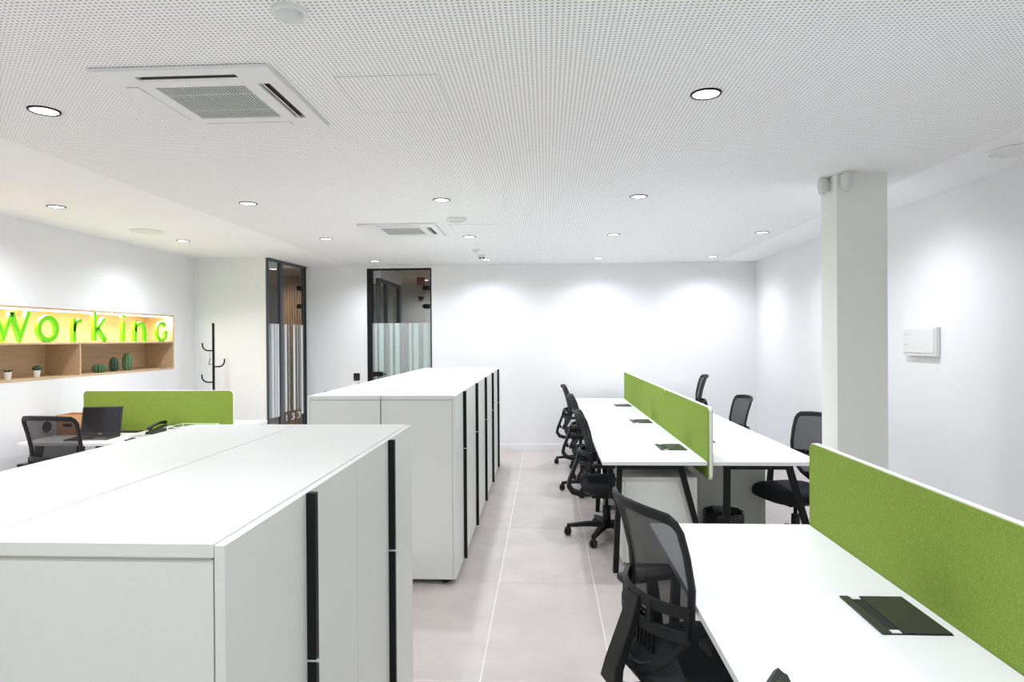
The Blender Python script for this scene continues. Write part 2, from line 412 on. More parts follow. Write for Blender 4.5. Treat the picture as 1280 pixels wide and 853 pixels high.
# ------------------------------------------------------------------ storage cabinets
def make_cabinet():
    """width along local x 0..W, doors face -y, body behind; x to the right when facing the doors"""
    W, D, H = .80, .455, 1.2
    t = thing('storage_cabinet', 'x', 'cabinet')
    B(.001, .02, 1.175, W-.001, .02+D, H).obj('top_panel', 'cabinet', t, bevel=.0012)
    B(.001, .0215, .035, .019, .0185+D, 1.1715).obj('side_panel', 'cabinet', t); B(W-.019, .0215, .035, W-.001, .0185+D, 1.1715).obj('side_panel', 'cabinet', t)
    B(.019, D+.006, .035, W-.019, D+.018, 1.1715).obj('back_panel', 'cabinet', t)
    B(.0, .0230, 1.1715, W, .018+D, 1.175).obj('top_gap', 'gap', t)
    B(.019, .03, .035, W-.019, D, .055).obj('bottom_panel', 'cabinet', t)
    B(.004, .0192, .036, W-.004, .0213, 1.196).obj('door_gap', 'gap', t)
    for a, b in ((.0015, W/2-.0015), (W/2+.0015, W-.0015)):
        dr = B(a, 0, .036, b, .019, 1.197).obj('door', 'cabinet', t, bevel=.001)
    for z0, z1 in ((.038, .799), (.804, 1.197)): B(W/2-.010, -.022, z0, W/2+.010, 0, z1).obj('handle', 'black_metal', t, bevel=.001)
    B(W/2-.010, -.021, .799, W/2+.010, 0, .804).obj('handle_joint', 'chrome', t)
    MB().cyl((W/2-.003, -.028, .801), (W/2-.003, -.018, .801), .007).obj('lock', 'chrome', t)
    for x in (.06, W-.06):
        for y in (.08, D-.06): MB().cyl((x, y, 0), (x, y, .035), .022).obj('foot', 'black_plastic', t)
    return t
cab0 = make_cabinet(); first = [True]
def cabinet(label, loc, rotz):
    if first[0]:
        first[0] = False; cab0.location = loc; cab0.rotation_euler = (0, 0, rotz); cab0['label'] = label; cab0['group'] = 'white storage cabinets'
    else: dup(cab0, label, loc, rotz, 'white storage cabinets')
# doors facing +x: local -y -> world +x means rotz = +90 deg: local x -> world y, local y -> world -x
for k in range(2):
    w_ = ('bay away from', 'bay next to')[k]
    y = 1.115+.8*k
    cabinet('white cabinet facing the desks in the four-cabinet block, %s the ten-cabinet block' % w_, (-.566, y, 0), PI/2)
    cabinet('white cabinet facing the green letters in the four-cabinet block, %s the ten-cabinet block' % w_, (-1.520, y+.8, 0), -PI/2)
for k in range(5):
    o_ = ('fifth', 'fourth', 'third', 'second', 'first')[k]
    y = 4.09+.8*k
    cabinet('white two-door cabinet of the ten-cabinet block facing the desks, %s from back wall' % o_, (-.573, y, 0), PI/2)
    cabinet('white two-door cabinet of the ten-cabinet block facing the coat stand, %s from back wall' % o_, (-1.527, y+.8, 0), -PI/2)

# ------------------------------------------------------------------ desks
def cable_box(parent, x, y, flip=False):
    """flush cable lid with brush slot; centre x,y on the top at z=.74; slot on the user's side"""
    s = -1 if flip else 1
    bx = B(x-.095, y-.13, .7385, x+.095, y+.13, .7425).obj('cable_box', 'slot_black', parent)
    def bb(a, b, c, d, z0, z1, n, m): B(min(x+s*a, x+s*b), y+c, z0, max(x+s*a, x+s*b), y+d, z1).obj(n, m, bx)
    bb(-.035, .093, -.128, .128, .7425, .7455, 'lid', 'box_dark')
    bb(-.095, -.070, -.130, .130, .7425, .7450, 'rim', 'box_dark')
    bb(-.066, -.040, .108, .126, .7425, .7448, 'catch', 'plastic_white'); bb(-.066, -.040, -.126, -.108, .7425, .7448, 'catch', 'plastic_white')
def desk(x0, x1, y0, y1, label, legs, boxy, flip, group, leg_in=None):
    t = thing('office_desk', label, 'desk', (0, 0, 0), 0, group)
    t.location = ((x0+x1)/2, (y0+y1)/2, 0); ox, oy = t.location.x, t.location.y
    T = lambda x, y: (x-ox, y-oy)
    a, b = T(x0, y0); c, d = T(x1, y1)
    B(a, b+.0006, .716, c, d-.0006, .74).obj('tabletop', 'desk_white', t, bevel=.0015)
    lx0, lx1, fx0, fx1 = (x0+.115, x0+.515, x0+.085, x0+.70) if not flip else (x0+.10, x0+.50, x0+.09, x0+.70)
    for ly in legs:
        for tx, fx in ((lx0, fx0), (lx1, fx1)):
            p0 = T(tx, ly); p1 = T(fx, ly)
            MB().sweep([(p0[0], p0[1], .705), (p1[0], p1[1], .0)], .035, .050, (0, 1, 0)).obj('leg', 'black_metal', t)
        p0 = T(lx0-.02, ly); p1 = T(lx1+.02, ly)
        B(p0[0], p0[1]-.022, .690, p1[0], p0[1]+.022, .716).obj('leg_rail', 'black_metal', t)
    B(*T(lx0+.05, y0+.04), .690, *T(lx0+.09, y1-.04), .7155).obj('long_rail', 'black_metal', t)
    B(*T(lx1-.09, y0+.04), .690, *T(lx1-.05, y1-.04), .7155).obj('long_rail', 'black_metal', t)
    for by in boxy:
        bx_, byy = T((x1-.13) if not flip else (x0+.13), by); cable_box(t, bx_, byy, flip)
    return t
L = 1.52
D2Y = 4.327
ordn = ('closest to front bench', 'in the middle', 'closest to back wall')
for k in range(3):
    y0 = D2Y+L*k; legs = [y0+.03]+([y0+L-.03] if k == 2 else [])
    desk(.371, 1.056, y0, y0+L, 'white desk on the aisle side of the three-desk bench, %s' % ordn[k], legs, [y0+.578], False, 'desks of the three-desk bench')
    desk(1.090, 1.797, y0, y0+L, 'white desk on the column side of the three-desk bench, %s' % ordn[k], legs, [y0+L-.60], True, 'desks of the three-desk bench')
D1Y = 2.898
ord1 = ('nearer the three-desk bench', 'farther from the three-desk bench')
for k in range(2):
    y1 = D1Y-L*k; y0 = y1-L; legs = [y1-.03]+([y0+.03] if k == 1 else [])
    desk(.454, 1.141, y0, y1, 'white desk on the aisle side of the front bench, %s' % ord1[k], legs, [y1-.938], False, 'desks of the front bench')
    desk(1.175, 1.882, y0, y1, 'white desk on the wall side of the front bench, %s' % ord1[k], legs, [y1-.58], True, 'desks of the front bench')

def divider(cx, y0, y1, label, group, z0=.622, z1=1.10, rotz=0, loc=None):
    t = thing('desk_divider', label, 'desk divider', loc or (cx, (y0+y1)/2, 0), rotz, group); h = (y1-y0)/2
    MB().rrect(-.0105, .0105, -h, h, z0, z1, .038).obj('edge_trim', 'trim_white', t, smooth=True)
    for s in (-1, 1):
        MB().rrect(min(s*.0106, s*.0150), max(s*.0106, s*.0150), -h+.004, h-.004, z0+.004, z1-.004, .035).obj('felt_face', 'felt', t, bevel=0)
    return t
for k in range(3):
    y0 = D2Y+L*k
    divider(1.073, y0-(.02 if k == 0 else -.002), y0+L-.002, 'green felt divider of the three-desk bench, %s' % ordn[k], 'green dividers of the three-desk bench')
for k in range(2):
    y1 = D1Y-L*k
    divider(1.158, y1-L+.002, y1-(0 if k == 0 else .002), 'green felt divider of the front bench, %s' % ord1[k], 'green dividers of the front bench')

# drawer pedestals: fronts face local -x
def make_pedestal():
    t = thing('drawer_pedestal', 'x', 'pedestal'); D, W, H = .50, .42, .62
    B(.02, -W/2, .04, D, W/2, H-.022).obj('body', 'cabinet', t, bevel=.001); B(.0, -W/2, H-.022, D, W/2, H).obj('top', 'cabinet', t, bevel=.001)
    for k in range(3):
        z0 = .045+k*.184; dr = B(0, -W/2+.002, z0, .019, W/2-.002, z0+.181).obj('drawer', 'cabinet', t, bevel=.001)
        MB().box(-.025, -.065, z0+.135, -.017, .065, z0+.147).box(-.02, -.065, z0+.135, 0, -.055, z0+.147).box(-.02, .055, z0+.135, 0, .065, z0+.147).obj('handle', 'black_metal', dr)
    for x in (.06, D-.06):
        for y in (-W/2+.05, W/2-.05): MB().cyl((x, y-.012, .02), (x, y+.012, .02), .02).box(x-.01, y-.014, .03, x+.01, y+.014, .041).obj('castor', 'black_plastic', t)
    return t
ped0 = None
for k in range(3):
    y = D2Y+L*k
    la = 'white drawer pedestal under aisle-side desk of the three-desk bench, %s' % ordn[k]; lb = 'white drawer pedestal under column-side desk of the three-desk bench, %s' % ordn[k]
    if ped0 is None:
        ped0 = make_pedestal(); ped0.location = (.508, y+.09+.21, 0); ped0['label'] = la; ped0['group'] = 'drawer pedestals under the desks'
    else: dup(ped0, la, (.508, y+.30, 0), 0, 'drawer pedestals under the desks')
    dup(ped0, lb, (1.685, y+(.78, .95, .95)[k]+.21, 0), PI, 'drawer pedestals under the desks')
bn = thing('waste_bin', 'round black waste bin lined with a plastic bag under the bench desk', 'bin', (1.30, 4.86, 0))
MB().lathe([(.11, 0), (.115, .005), (.135, .26), (.128, .26), (.108, .01)], seg=28).obj('bucket', 'black_plastic', bn, smooth=True)
rr = [[((.139+.006*math.sin(9*a+k)+.004*math.sin(17*a))*math.cos(a)*s, (.139+.006*math.sin(9*a+k)+.004*math.sin(17*a))*math.sin(a)*s, z) for a in [2*PI*j/48 for j in range(48)]] for k, (z, s) in enumerate(((.17, .985), (.22, 1.03), (.275, 1.02), (.285, .97), (.24, .85), (.10, .78)))]
MB().rings(rr).obj('bag', 'bag', bn, smooth=True)

# ------------------------------------------------------------------ office chairs (face local +y)
def lerp(tab, z):
    for (a, b), (c, d) in zip(tab, tab[1:]):
        if a <= z <= c: return b+(d-b)*(z-a)/(c-a)
    return tab[0][1] if z < tab[0][0] else tab[-1][1]
YC = [(.50, -.225), (.55, -.205), (.60, -.185), (.68, -.168), (.76, -.168), (.85, -.186), (.93, -.210), (1.03, -.245)]
HW = [(.505, .055), (.53, .105), (.57, .15), (.63, .180), (.70, .194), (.80, .204), (.90, .211), (.975, .214), (1.0, .205), (1.012, .19)]
def back_y(x, z): return lerp(YC, z)+.052*(x/.2)**2
def make_chair(dz=0):
    t = thing('office_chair', 'x', 'chair')
    Z = lambda z: z+dz
    A_ = lambda z: z+min(dz, 0)      # armrests stay below the desk edge
    MB().lathe([(.045, .075), (.048, .115), (.033, .125), (.030, .24), (.026, .245)], seg=16).obj('base_hub', 'black_plastic', t, smooth=True)
    for k in range(5):
        a = math.radians(264+72*k); u = Vector((math.cos(a), math.sin(a), 0))
        MB().sweep([u*.03+Vector((0, 0, .102)), u*.17+Vector((0, 0, .094)), u*.31+Vector((0, 0, .077))], [.052, .042, .030], [.042, .034, .026], (0, 0, 1)).obj('base_arm', 'black_plastic', t, bevel=.004)
        c = u*.305; v = Vector((-u.y, u.x, 0))*.022
        cs = MB().cyl(c+Vector((0, 0, .04)), c+Vector((0, 0, .078)), .009, seg=8).sweep([c+v*.4+Vector((0, 0, .055)), c-v*.4+Vector((0, 0, .055))], .05, .018, (0, 0, 1), seg=10).obj('caster', 'black_plastic', t)
        for s in (-1, 1): MB().cyl(c+v*s*.25+Vector((0, 0, .030)), c+v*s*1.05+Vector((0, 0, .030)), .030, .026, seg=14).obj('wheel', 'black_plastic', cs)
    MB().lathe([(.014, .23), (.014, Z(.37))], seg=12).obj('gas_column', 'black_metal', t)
    MB().box(-.075, -.12, Z(.365), .075, .10, Z(.405)).obj('mechanism', 'black_plastic', t, bevel=.006)
    MB().cyl((.07, .03, Z(.385)), (.26, .05, Z(.375)), .006, seg=8).box(.225, .035, Z(.366), .285, .066, Z(.383)).obj('lever', 'black_plastic', t)
    # seat: shell and cushion, rounded outline, waterfall front
    def outline(sx, sy, n=40):
        P = []
        for j in range(n):
            a = 2*PI*j/n; c, s = math.cos(a), math.sin(a); e = .55
            P.append((sx*math.copysign(abs(c)**e, c), .035+sy*math.copysign(abs(s)**e, s)))
        return P
    def layer(sx, sy, z, drop=0): return [(x, y, Z(z)-drop*max(0, (y-.12)/.15)**2*.03) for x, y in outline(sx, sy)]
    MB().rings([layer(.17, .17, .405), layer(.215, .215, .415), layer(.232, .232, .437), layer(.232, .232, .444)]).obj('seat_shell', 'black_plastic', t, smooth=True)
    MB().rings([layer(.230, .230, .4445), layer(.240, .240, .460, 1), layer(.238, .238, .482, 1), layer(.222, .222, .498, 1), layer(.17, .17, .505, 1), layer(.09, .09, .506, 1)]).obj('seat', 'dark_fabric', t, smooth=True)
    # backrest frame loop
    half = [(lerp([(z, h) for z, h in HW], z), z) for z, _ in HW]
    loop = [(x, z) for x, z in half]+[(.10, 1.020), (0, 1.022), (-.10, 1.020)]+[(-x, z) for x, z in half[::-1]]+[(0, .500)]
    P = [(x, back_y(x, z), Z(z)) for x, z in loop]
    wd = [.034+.002*max(0, (z-.9)/.12) for x, z in loop]
    MB().sweep(P, wd, .020, (0, 1, 0), seg=8, closed=True).obj('back_frame', 'black_frame', t, smooth=True)
    # mesh
    rows = [.51+(1.015-.51)*i/22 for i in range(23)]; NX = 13; fr, bk = [], []
    mb = MB()
    for z in rows:
        h = lerp(HW, z)*.985
        for j in range(NX):
            x = -h+2*h*j/(NX-1); mb.v.append((x, back_y(x, z)+.004, Z(z)))
    for i in range(len(rows)-1):
        for j in range(NX-1):
            a = i*NX+j; mb.f.append((a, a+1, a+NX+1, a+NX))
    mb.obj('back_mesh', 'mesh_fabric', t, smooth=True)
    # lumbar band: two curved bars behind the mesh, joined at ends and near the middle
    bb = MB(); off = -.035
    xs = [-.205+.41*i/14 for i in range(15)]
    def bar(z, w): bb.sweep([(x, back_y(x, z)+off*(1-(x/.215)**4)-.006, Z(z)) for x in xs], w, .016, (0, 1, 0))
    bar(.724, .032); bar(.650, .032)
    for x in (-.20, -.085, .085, .20): bb.sweep([(x, back_y(x, .66)+off*(1-(x/.215)**4)-.006, Z(.65)), (x, back_y(x, .72)+off*(1-(x/.215)**4)-.006, Z(.727))], .026, .015, (0, 1, 0))
    band = bb.obj('lumbar_band', 'black_frame', t)
    # lumbar pad with a grid of holes
    g = MB(); n1, n2 = 8, 6
    for i in range(n1+1):
        x = -.085+.17*i/n1; g.box(x-.0035, 0, -.055, x+.0035, .006, .055)
    for i in range(n2+1):
        z = -.055+.11*i/n2; g.box(-.0885, .0005, z-.0035, .0885, .0055, z+.0035)
    g.v = [(x, y+back_y(x, .62)-.022+.12*z*.4, Z(.62)+z) for x, y, z in g.v]
    g.obj('lumbar_pad', 'black_plastic', t)
    # strut from the band down and under the seat: two arms merging
    MB().sweep([(0, -.212, Z(.725)), (0, -.228, Z(.65)), (0, -.285, Z(.50)), (0, -.296, Z(.45)), (0, -.265, Z(.405)), (0, -.21, Z(.388)), (0, -.06, Z(.388))], [.085, .080, .085, .095, .10, .10, .09], [.020, .024, .030, .034, .034, .030, .026], (0, 1, .6)).obj('back_strut', 'black_frame', t, bevel=.004)
    MB().cyl((-.06, -.25, Z(.52)), (.06, -.25, Z(.52)), .014, seg=10).obj('tilt_knob', 'black_plastic', t)
    for s in (-1, 1):
        ar = MB().sweep([(s*.16, .02, Z(.42)), (s*.262, .02, A_(.425)), (s*.285, .02, A_(.47)), (s*.285, .0, A_(.645))], [.045, .045, .045, .040], .022, (s, 0, 1), ).obj('armrest', 'black_plastic', t)
        MB().box(s*.285-.035, -.13, A_(.645), s*.285+.035, .11, A_(.672)).obj('arm_pad', 'black_plastic', ar, bevel=.010)
    return t
chair0 = make_chair(); cf = [True]
def chair(label, x, y, facing, src=None):
    r = math.radians(facing-90); g = 'black mesh office chairs'
    if src is None and cf[0]:
        cf[0] = False; chair0.location = (x, y, 0); chair0.rotation_euler = (0, 0, r); chair0['label'] = label; chair0['group'] = g; return chair0
    if src:
        src.location = (x, y, 0); src.rotation_euler = (0, 0, r); src['label'] = label; src['group'] = g; return src
    return dup(chair0, label, (x, y, 0), r, g)
low = make_chair(-.05)
chair('black mesh-back office chair at the aisle side of the three-desk bench, closest to front bench', .470, 5.136, 0, low)
def lowchair(label, x, y, facing): dup(low, label, (x, y, 0), math.radians(facing-90), 'black mesh office chairs')
lowchair('black mesh-back office chair at the aisle side of the three-desk bench, middle desk', .465, 6.65, 0)
lowchair('black mesh-back office chair at the aisle side of the three-desk bench, closest to back wall', .430, 8.06, 0)
chair('black mesh-back office chair turned slightly at the front bench, its lumbar grid in view', .486, 2.215, 18.6)
chair('black office chair at the front bench, only its back tip showing above the desk', .527, .838, -9)
lowchair('black office chair with its seat showing below the desk edge, beside the square column', 1.845, 4.93, 196)
lowchair('black office chair on the column side of the three-desk bench, at the middle desk', 1.75, 6.47, 184)
chair('black office chair on the column side of the three-desk bench, closest to back wall', 1.72, 8.02, 172, make_chair(.07))
chair('black mesh-back office chair in front of the laptop at the corner desk', -3.505, 4.62, 84)

# ------------------------------------------------------------------ corner desks with laptop, phone and trays
RX0, RX1 = -4.28, -2.845
def corner_desk(y0, y1, label, boxy):
    t = thing('office_desk', label, 'desk', ((RX0+RX1)/2, (y0+y1)/2, 0)); hw, hd = (RX1-RX0)/2, (y1-y0)/2
    B(-hw, -hd, .716, hw, hd, .74).obj('tabletop', 'desk_white', t, bevel=.0015)
    for sx in (-1, 1):
        for sy in (-1, 1): MB().sweep([(sx*(hw-.10), sy*(hd-.12), .705), (sx*(hw-.04), sy*(hd-.05), 0)], .04, .055, (0, 1, 0)).obj('leg', 'black_metal', t)
        B(sx*(hw-.10)-.02, -hd+.1, .69, sx*(hw-.10)+.02, hd-.1, .716).obj('leg_rail', 'black_metal', t)
    B(-hw+.1, -.02, .69, hw-.1, .02, .716).obj('long_rail', 'black_metal', t)
    if boxy is not None:
        bx = B(boxy-.13, hd-.14, .7385, boxy+.13, hd-.02, .7425).obj('cable_box', 'slot_black', t); B(boxy-.128, hd-.10, .7425, boxy+.128, hd-.022, .7455).obj('lid', 'box_dark', bx)
    return t
corner_desk(5.05, 5.765, 'white corner desk carrying the laptop, in front of the green divider', -.22)
corner_desk(5.80, 6.515, 'white corner desk behind the green divider, beside the coat stand', None)
divider(0, -.705, .705, 'green felt divider between the two white corner desks', None, rotz=PI/2, loc=(-3.54, 5.782, 0), z0=.66, z1=1.105)
lp = thing('laptop', 'open black laptop on the white corner desk', 'laptop', (-3.80, 5.27, .7405), math.radians(8))
B(-.165, -.12, 0, .165, .12, .014).obj('base', 'laptop', lp, bevel=.004)
B(-.150, -.02, .014, .150, .105, .0155).obj('keyboard', 'slot_black', lp); B(-.045, -.105, .014, .045, -.035, .0150).obj('touchpad', 'laptop_screen', lp)
B(-.166, -.121, .002, .166, -.1195, .007).obj('front_strip', 'silver', lp)
sc_ = MB().box(-.165, -.004, 0, .165, .004, .245).obj('lid', 'laptop', lp, bevel=.003); sc_.location = (0, .118, .014); sc_.rotation_euler = (-.22, 0, 0)
B(-.153, -.0048, .022, .153, -.0040, .235).obj('screen', 'laptop_screen', sc_)
text_mesh('logo', 'DELL', .013, 'silver', sc_, (0, -.0045, .007), (PI/2, 0, 0))
cr_ = thing('wooden_crate', 'small wooden box with a dark hand slot on the corner desk', 'box', (-4.12, 5.58, .7405))
B(-.16, -.10, 0, .16, -.088, .175).obj('front_board', 'box_wood', cr_); B(-.16, .088, 0, .16, .10, .175).obj('back_board', 'box_wood', cr_)
B(-.16, -.088, 0, -.148, .088, .175).obj('side_board', 'box_wood', cr_); B(.148, -.088, 0, .16, .088, .175).obj('side_board', 'box_wood', cr_)
B(-.148, -.088, 0, .148, .088, .012).obj('bottom_board', 'box_wood', cr_); B(-.10, -.1012, .07, -.02, -.0995, .10).obj('hand_slot', 'slot_black', cr_)
ph = thing('desk_phone', 'black desk phone with handset beside the green divider', 'phone', (-3.40, 5.60, .7405), math.radians(-15))
MB().rings([[(-.09, -.10, 0), (.09, -.10, 0), (.09, .10, 0), (-.09, .10, 0)], [(-.085, -.095, .02), (.085, -.095, .02), (.085, .095, .065), (-.085, .095, .065)]]).obj('body', 'laptop', ph, bevel=.004)
MB().sweep([(-.055, -.09, .045), (-.055, -.05, .068), (-.055, .03, .088), (-.055, .09, .085)], [.045, .034, .034, .048], [.035, .022, .022, .035], (0, 0, 1), seg=10).obj('handset', 'black_plastic', ph, smooth=True)
MB().quad((0, .0, .0445), (.075, .0, .0445), (.075, .075, .0625), (0, .075, .0625)).quad((0, .0, .0435), (.075, .0, .0435), (.075, .075, .0615), (0, .075, .0615)).obj('display', 'silver', ph)
pk = B(-3.565, 5.36, .7405, -3.40, 5.50, .744).obj('paper_sheet', 'silver'); tag(pk, 'grey flat notepad lying by the desk phone', 'notepad')
ms = MB().lathe([(.030, 0), (.032, .010), (.026, .026), (.012, .033)], seg=16).obj('mouse', 'black_plastic', smooth=True, loc=(-3.36, 5.12, .7405)); ms.scale = (1, 1.6, 1)
tag(ms, 'black computer mouse on the corner desk right of the laptop', 'mouse')
tr = thing('letter_tray', 'pale wire letter tray on the corner desk in front of the divider', 'tray', (-3.09, 5.56, .7405))
for z in (.006, .05, .075):
    MB().sweep([(-.165, -.12, z), (.165, -.12, z), (.165, .12, z), (-.165, .12, z)], .006, .006, (0, 0, 1), seg=6, closed=True).obj('wire_rim', 'tray_wire', tr)
for sx in (-1, 1):
    for sy in (-1, 1): MB().cyl((sx*.165, sy*.12, 0), (sx*.165, sy*.12, .078), .004, seg=8).obj('wire_post', 'tray_wire', tr)
for k in range(8): MB().cyl((-.145+k*.0414, -.12, .006), (-.145+k*.0414, .12, .006), .0025, seg=6).obj('wire_bar', 'tray_wire', tr)
B(-.15, -.11, .009, .15, .11, .03).obj('paper_stack', 'plastic_white', tr)
gm = thing('wall_outlet', 'round black outlet on the left wall above the corner desk', 'outlet', (XL, 5.57, .80))
MB().cyl((0, 0, 0), (.012, 0, 0), .05, .046, seg=24).obj('ring', 'black_plastic', gm); MB().cyl((.010, 0, 0), (.0135, 0, 0), .03, seg=20).obj('insert', 'slot_black', gm)

# coat stand
cs = thing('coat_stand', 'black metal coat stand with curved hooks in the corner by the glass door', 'coat stand', (-3.92, 7.5, 0))
MB().cyl((0, 0, .02), (0, 0, 1.765), .014).obj('pole', 'black_metal', cs); MB().lathe([(.17, 0), (.17, .012), (.03, .02), (.014, .03)], seg=28).obj('base', 'black_metal', cs, smooth=True)
for s, ang_, z in ((-1, 0, 1.44), (1, 0, 1.25), (-1, 8, 1.067)):
    P = [(0, 0, z)]+[(.065+.068*math.sin(a), 0, z+.070*(1-math.cos(a))) for a in [PI/2*i/8 for i in range(9)]]+[(.133, 0, z+.092)]
    R_ = Matrix.Rotation(math.radians(ang_)+(PI if s < 0 else 0), 3, 'Z')
    MB().sweep([R_ @ Vector(p) for p in P], .017, .017, R_ @ Vector((0, 1, 0)), seg=8).obj('hook', 'black_metal', cs, smooth=True)
kh = thing('hanger_hook', 'small grey strap with a black hook hanging from the coat stand', 'strap', (-3.965, 7.5, 1.418))
MB().box(-.006, -.002, -.07, .006, .002, .012).obj('strap', 'plastic_grey', kh)
MB().sweep([(.0, 0, -.068), (.005, 0, -.09), (-.008, 0, -.115), (-.012, 0, -.135), (.0, 0, -.145), (.014, 0, -.135)], .010, .008, (0, 1, 0), seg=6).obj('hook', 'black_metal', kh)

# ------------------------------------------------------------------ wooden display niche with letters and cacti
nd = .34
ni = thing('display_niche', 'light oak shelf niche recessed in the left wall, lit from above', 'shelf', (XL, NY0, NZ0))
LN, HN = NY1-NY0, NZ1-NZ0; T_ = .018
B(-nd-.01, 0, 0, -nd, LN, HN).obj('back_panel', 'oak', ni)
B(-nd, 0, 0, .003, LN, T_).obj('bottom_panel', 'oak', ni); B(-nd, 0, HN-T_, .003, LN, HN).obj('top_panel', 'oak', ni)
B(-nd, LN-T_, T_, .003, LN, HN-T_).obj('side_panel', 'oak', ni); B(-nd, 0, T_, .003, T_, HN-T_).obj('side_panel', 'oak', ni)
SZ = 1.552-NZ0
B(-nd, T_, SZ-T_, .003, LN-T_, SZ).obj('shelf', 'oak', ni)
for yy in (6.0, 4.62): B(-nd, yy-NY0-T_/2, T_, .002, yy-NY0+T_/2, SZ-T_).obj('divider_board', 'oak', ni)
B(-.085, T_, HN-T_-.008, -.040, LN-T_, HN-T_).obj('led_strip', 'led_strip', ni)
ld = bpy.data.lights.new('niche_led', 'AREA'); ld.shape = 'RECTANGLE'; ld.size = .03; ld.size_y = LN-.1; ld.energy = LED_W; ld.color = (1, .90, .72)
lo = bpy.data.objects.new('niche_led', ld); COL.objects.link(lo); lo.location = (XL-.062, (NY0+NY1)/2, NZ1-T_-.012); lo.rotation_euler = (0, math.radians(-22), 0)

ZB = 1.5525
def arc(cy, cz, ry, rz, a0, a1, n=20): return [(cy+ry*math.cos(math.radians(a0+(a1-a0)*i/n)), cz+rz*math.sin(math.radians(a0+(a1-a0)*i/n))) for i in range(n+1)]
def letter(ch, y0, y1, strokes, closed=False, sw=.037):
    """strokes in metres: (y offset from y0, z offset from the shelf)"""
    mb = MB(); 
    for st in strokes:
        mb.sweep([(0, y, z) for y, z in st], sw, .036, (1, 0, 0), closed=closed)
    o = mb.obj('letter', 'lime', loc=(XL-.028, y0, ZB))
    zmin = min(v[2] for v in mb.v); o.location.z -= zmin
    return tag(o, 'lime green standing letter %s on the lit oak niche shelf' % ch, 'letter', 'lime green sign letters')
letter('w', 5.03, 5.42, [[(.02, .225), (.105, .0), (.19, .215)], [(.19, .215), (.275, .0), (.37, .225)]], sw=.042)
letter('o', 5.49, 5.75, [arc(.13, .112, .105, .10, 0, 347, 27)], True, sw=.042)
letter('r', 5.92, 6.05, [[(.022, 0), (.022, .225)], [(.022, .10), (.03, .155), (.055, .190), (.085, .203), (.12, .202)]])
letter('k', 6.205, 6.41, [[(.022, 0), (.022, .286)], [(.03, .095), (.165, .225)], [(.06, .125), (.185, 0)]])
letter('i', 6.64, 6.70, [[(.025, 0), (.025, .215)], [(.005, .268), (.045, .268)]])
letter('n', 6.84, 7.07, [[(.022, 0), (.022, .225)], [(.022, .13)]+[(.11+.085*math.cos(a), .115+.085*math.sin(a)) for a in [PI*(1-i/10) for i in range(11)]]+[(.195, 0)]])
letter('g', 7.235, 7.465, [arc(.118, .118, .095, .100, 40, 330, 24)+[(.205, .075), (.205, .125)]], sw=.030)

def cactus(label, y, h, r, m, n=10, x=-4.55):
    t = thing('cactus', label, 'cactus', (x, y, NZ0+T_))
    prof = [(r*.55, 0), (r*.88, h*.10), (r, h*.30), (r*1.0, h*.55), (r*.92, h*.75), (r*.70, h*.90), (r*.38, h*.98), (r*.05, h)]
    MB().lathe(prof, seg=60, rib=(n, .10)).obj('body', m, t, smooth=True)
    sp_ = MB()
    for k in range(n):
        a = 2*PI*k/n
        for f in (.15, .3, .45, .6, .75, .88):
            q = lerp([(z/h, rr_) for rr_, z in prof], f)*1.10; c, s = math.cos(a), math.sin(a)
            sp_.sweep([(c*q*.97, s*q*.97, f*h-.003), (c*(q+.003), s*(q+.003), f*h), (c*q*.97, s*q*.97, f*h+.003)], .003, .002, (c, s, 0))
    so = sp_.obj('spines', 'cactus_spine', t); so['kind'] = 'stuff'
cactus('squat round ribbed cactus on the lower oak shelf', 6.415, .088, .058, 'cactus_green', 14)
cactus('dark egg-shaped ribbed cactus on the lower oak shelf', 6.645, .150, .040, 'cactus_dark', 10)
cactus('tall light green ribbed cactus on the lower oak shelf', 6.865, .190, .046, 'cactus_light', 10)
def potted(label, y, plant_m, flat):
    t = thing('potted_cactus', label, 'potted cactus', (-4.55, y, NZ0+T_))
    MB().lathe([(.021, 0), (.022, .002), (.029, .062), (.026, .062), (.024, .055)], seg=24).obj('pot', 'pot', t, smooth=True)
    MB().lathe([(.025, .050), (.025, .057), (.002, .058)], seg=20).obj('soil', 'soil', t)
    if flat:
        for k in range(9):
            a = 2*PI*k/9; rr_ = .028+.006*(k % 2)
            MB().sweep([(0, 0, .058), (rr_*.7*math.cos(a), rr_*.7*math.sin(a), .072), (rr_*1.3*math.cos(a), rr_*1.3*math.sin(a), .082)], [.012, .016, .004], [.008, .008, .003], (0, 0, 1), seg=6).obj('leaf', plant_m, t, smooth=True)
    else: MB().lathe([(.02, .056), (.032, .068), (.033, .085), (.02, .102), (.002, .107)], seg=40, rib=(9, .10)).obj('body', plant_m, t, smooth=True)
potted('flat leafy succulent in a small white pot on the lower oak shelf', 5.285, 'cactus_green', True)
potted('round dark cactus in a small white pot on the lower oak shelf', 5.60, 'cactus_dark', False)

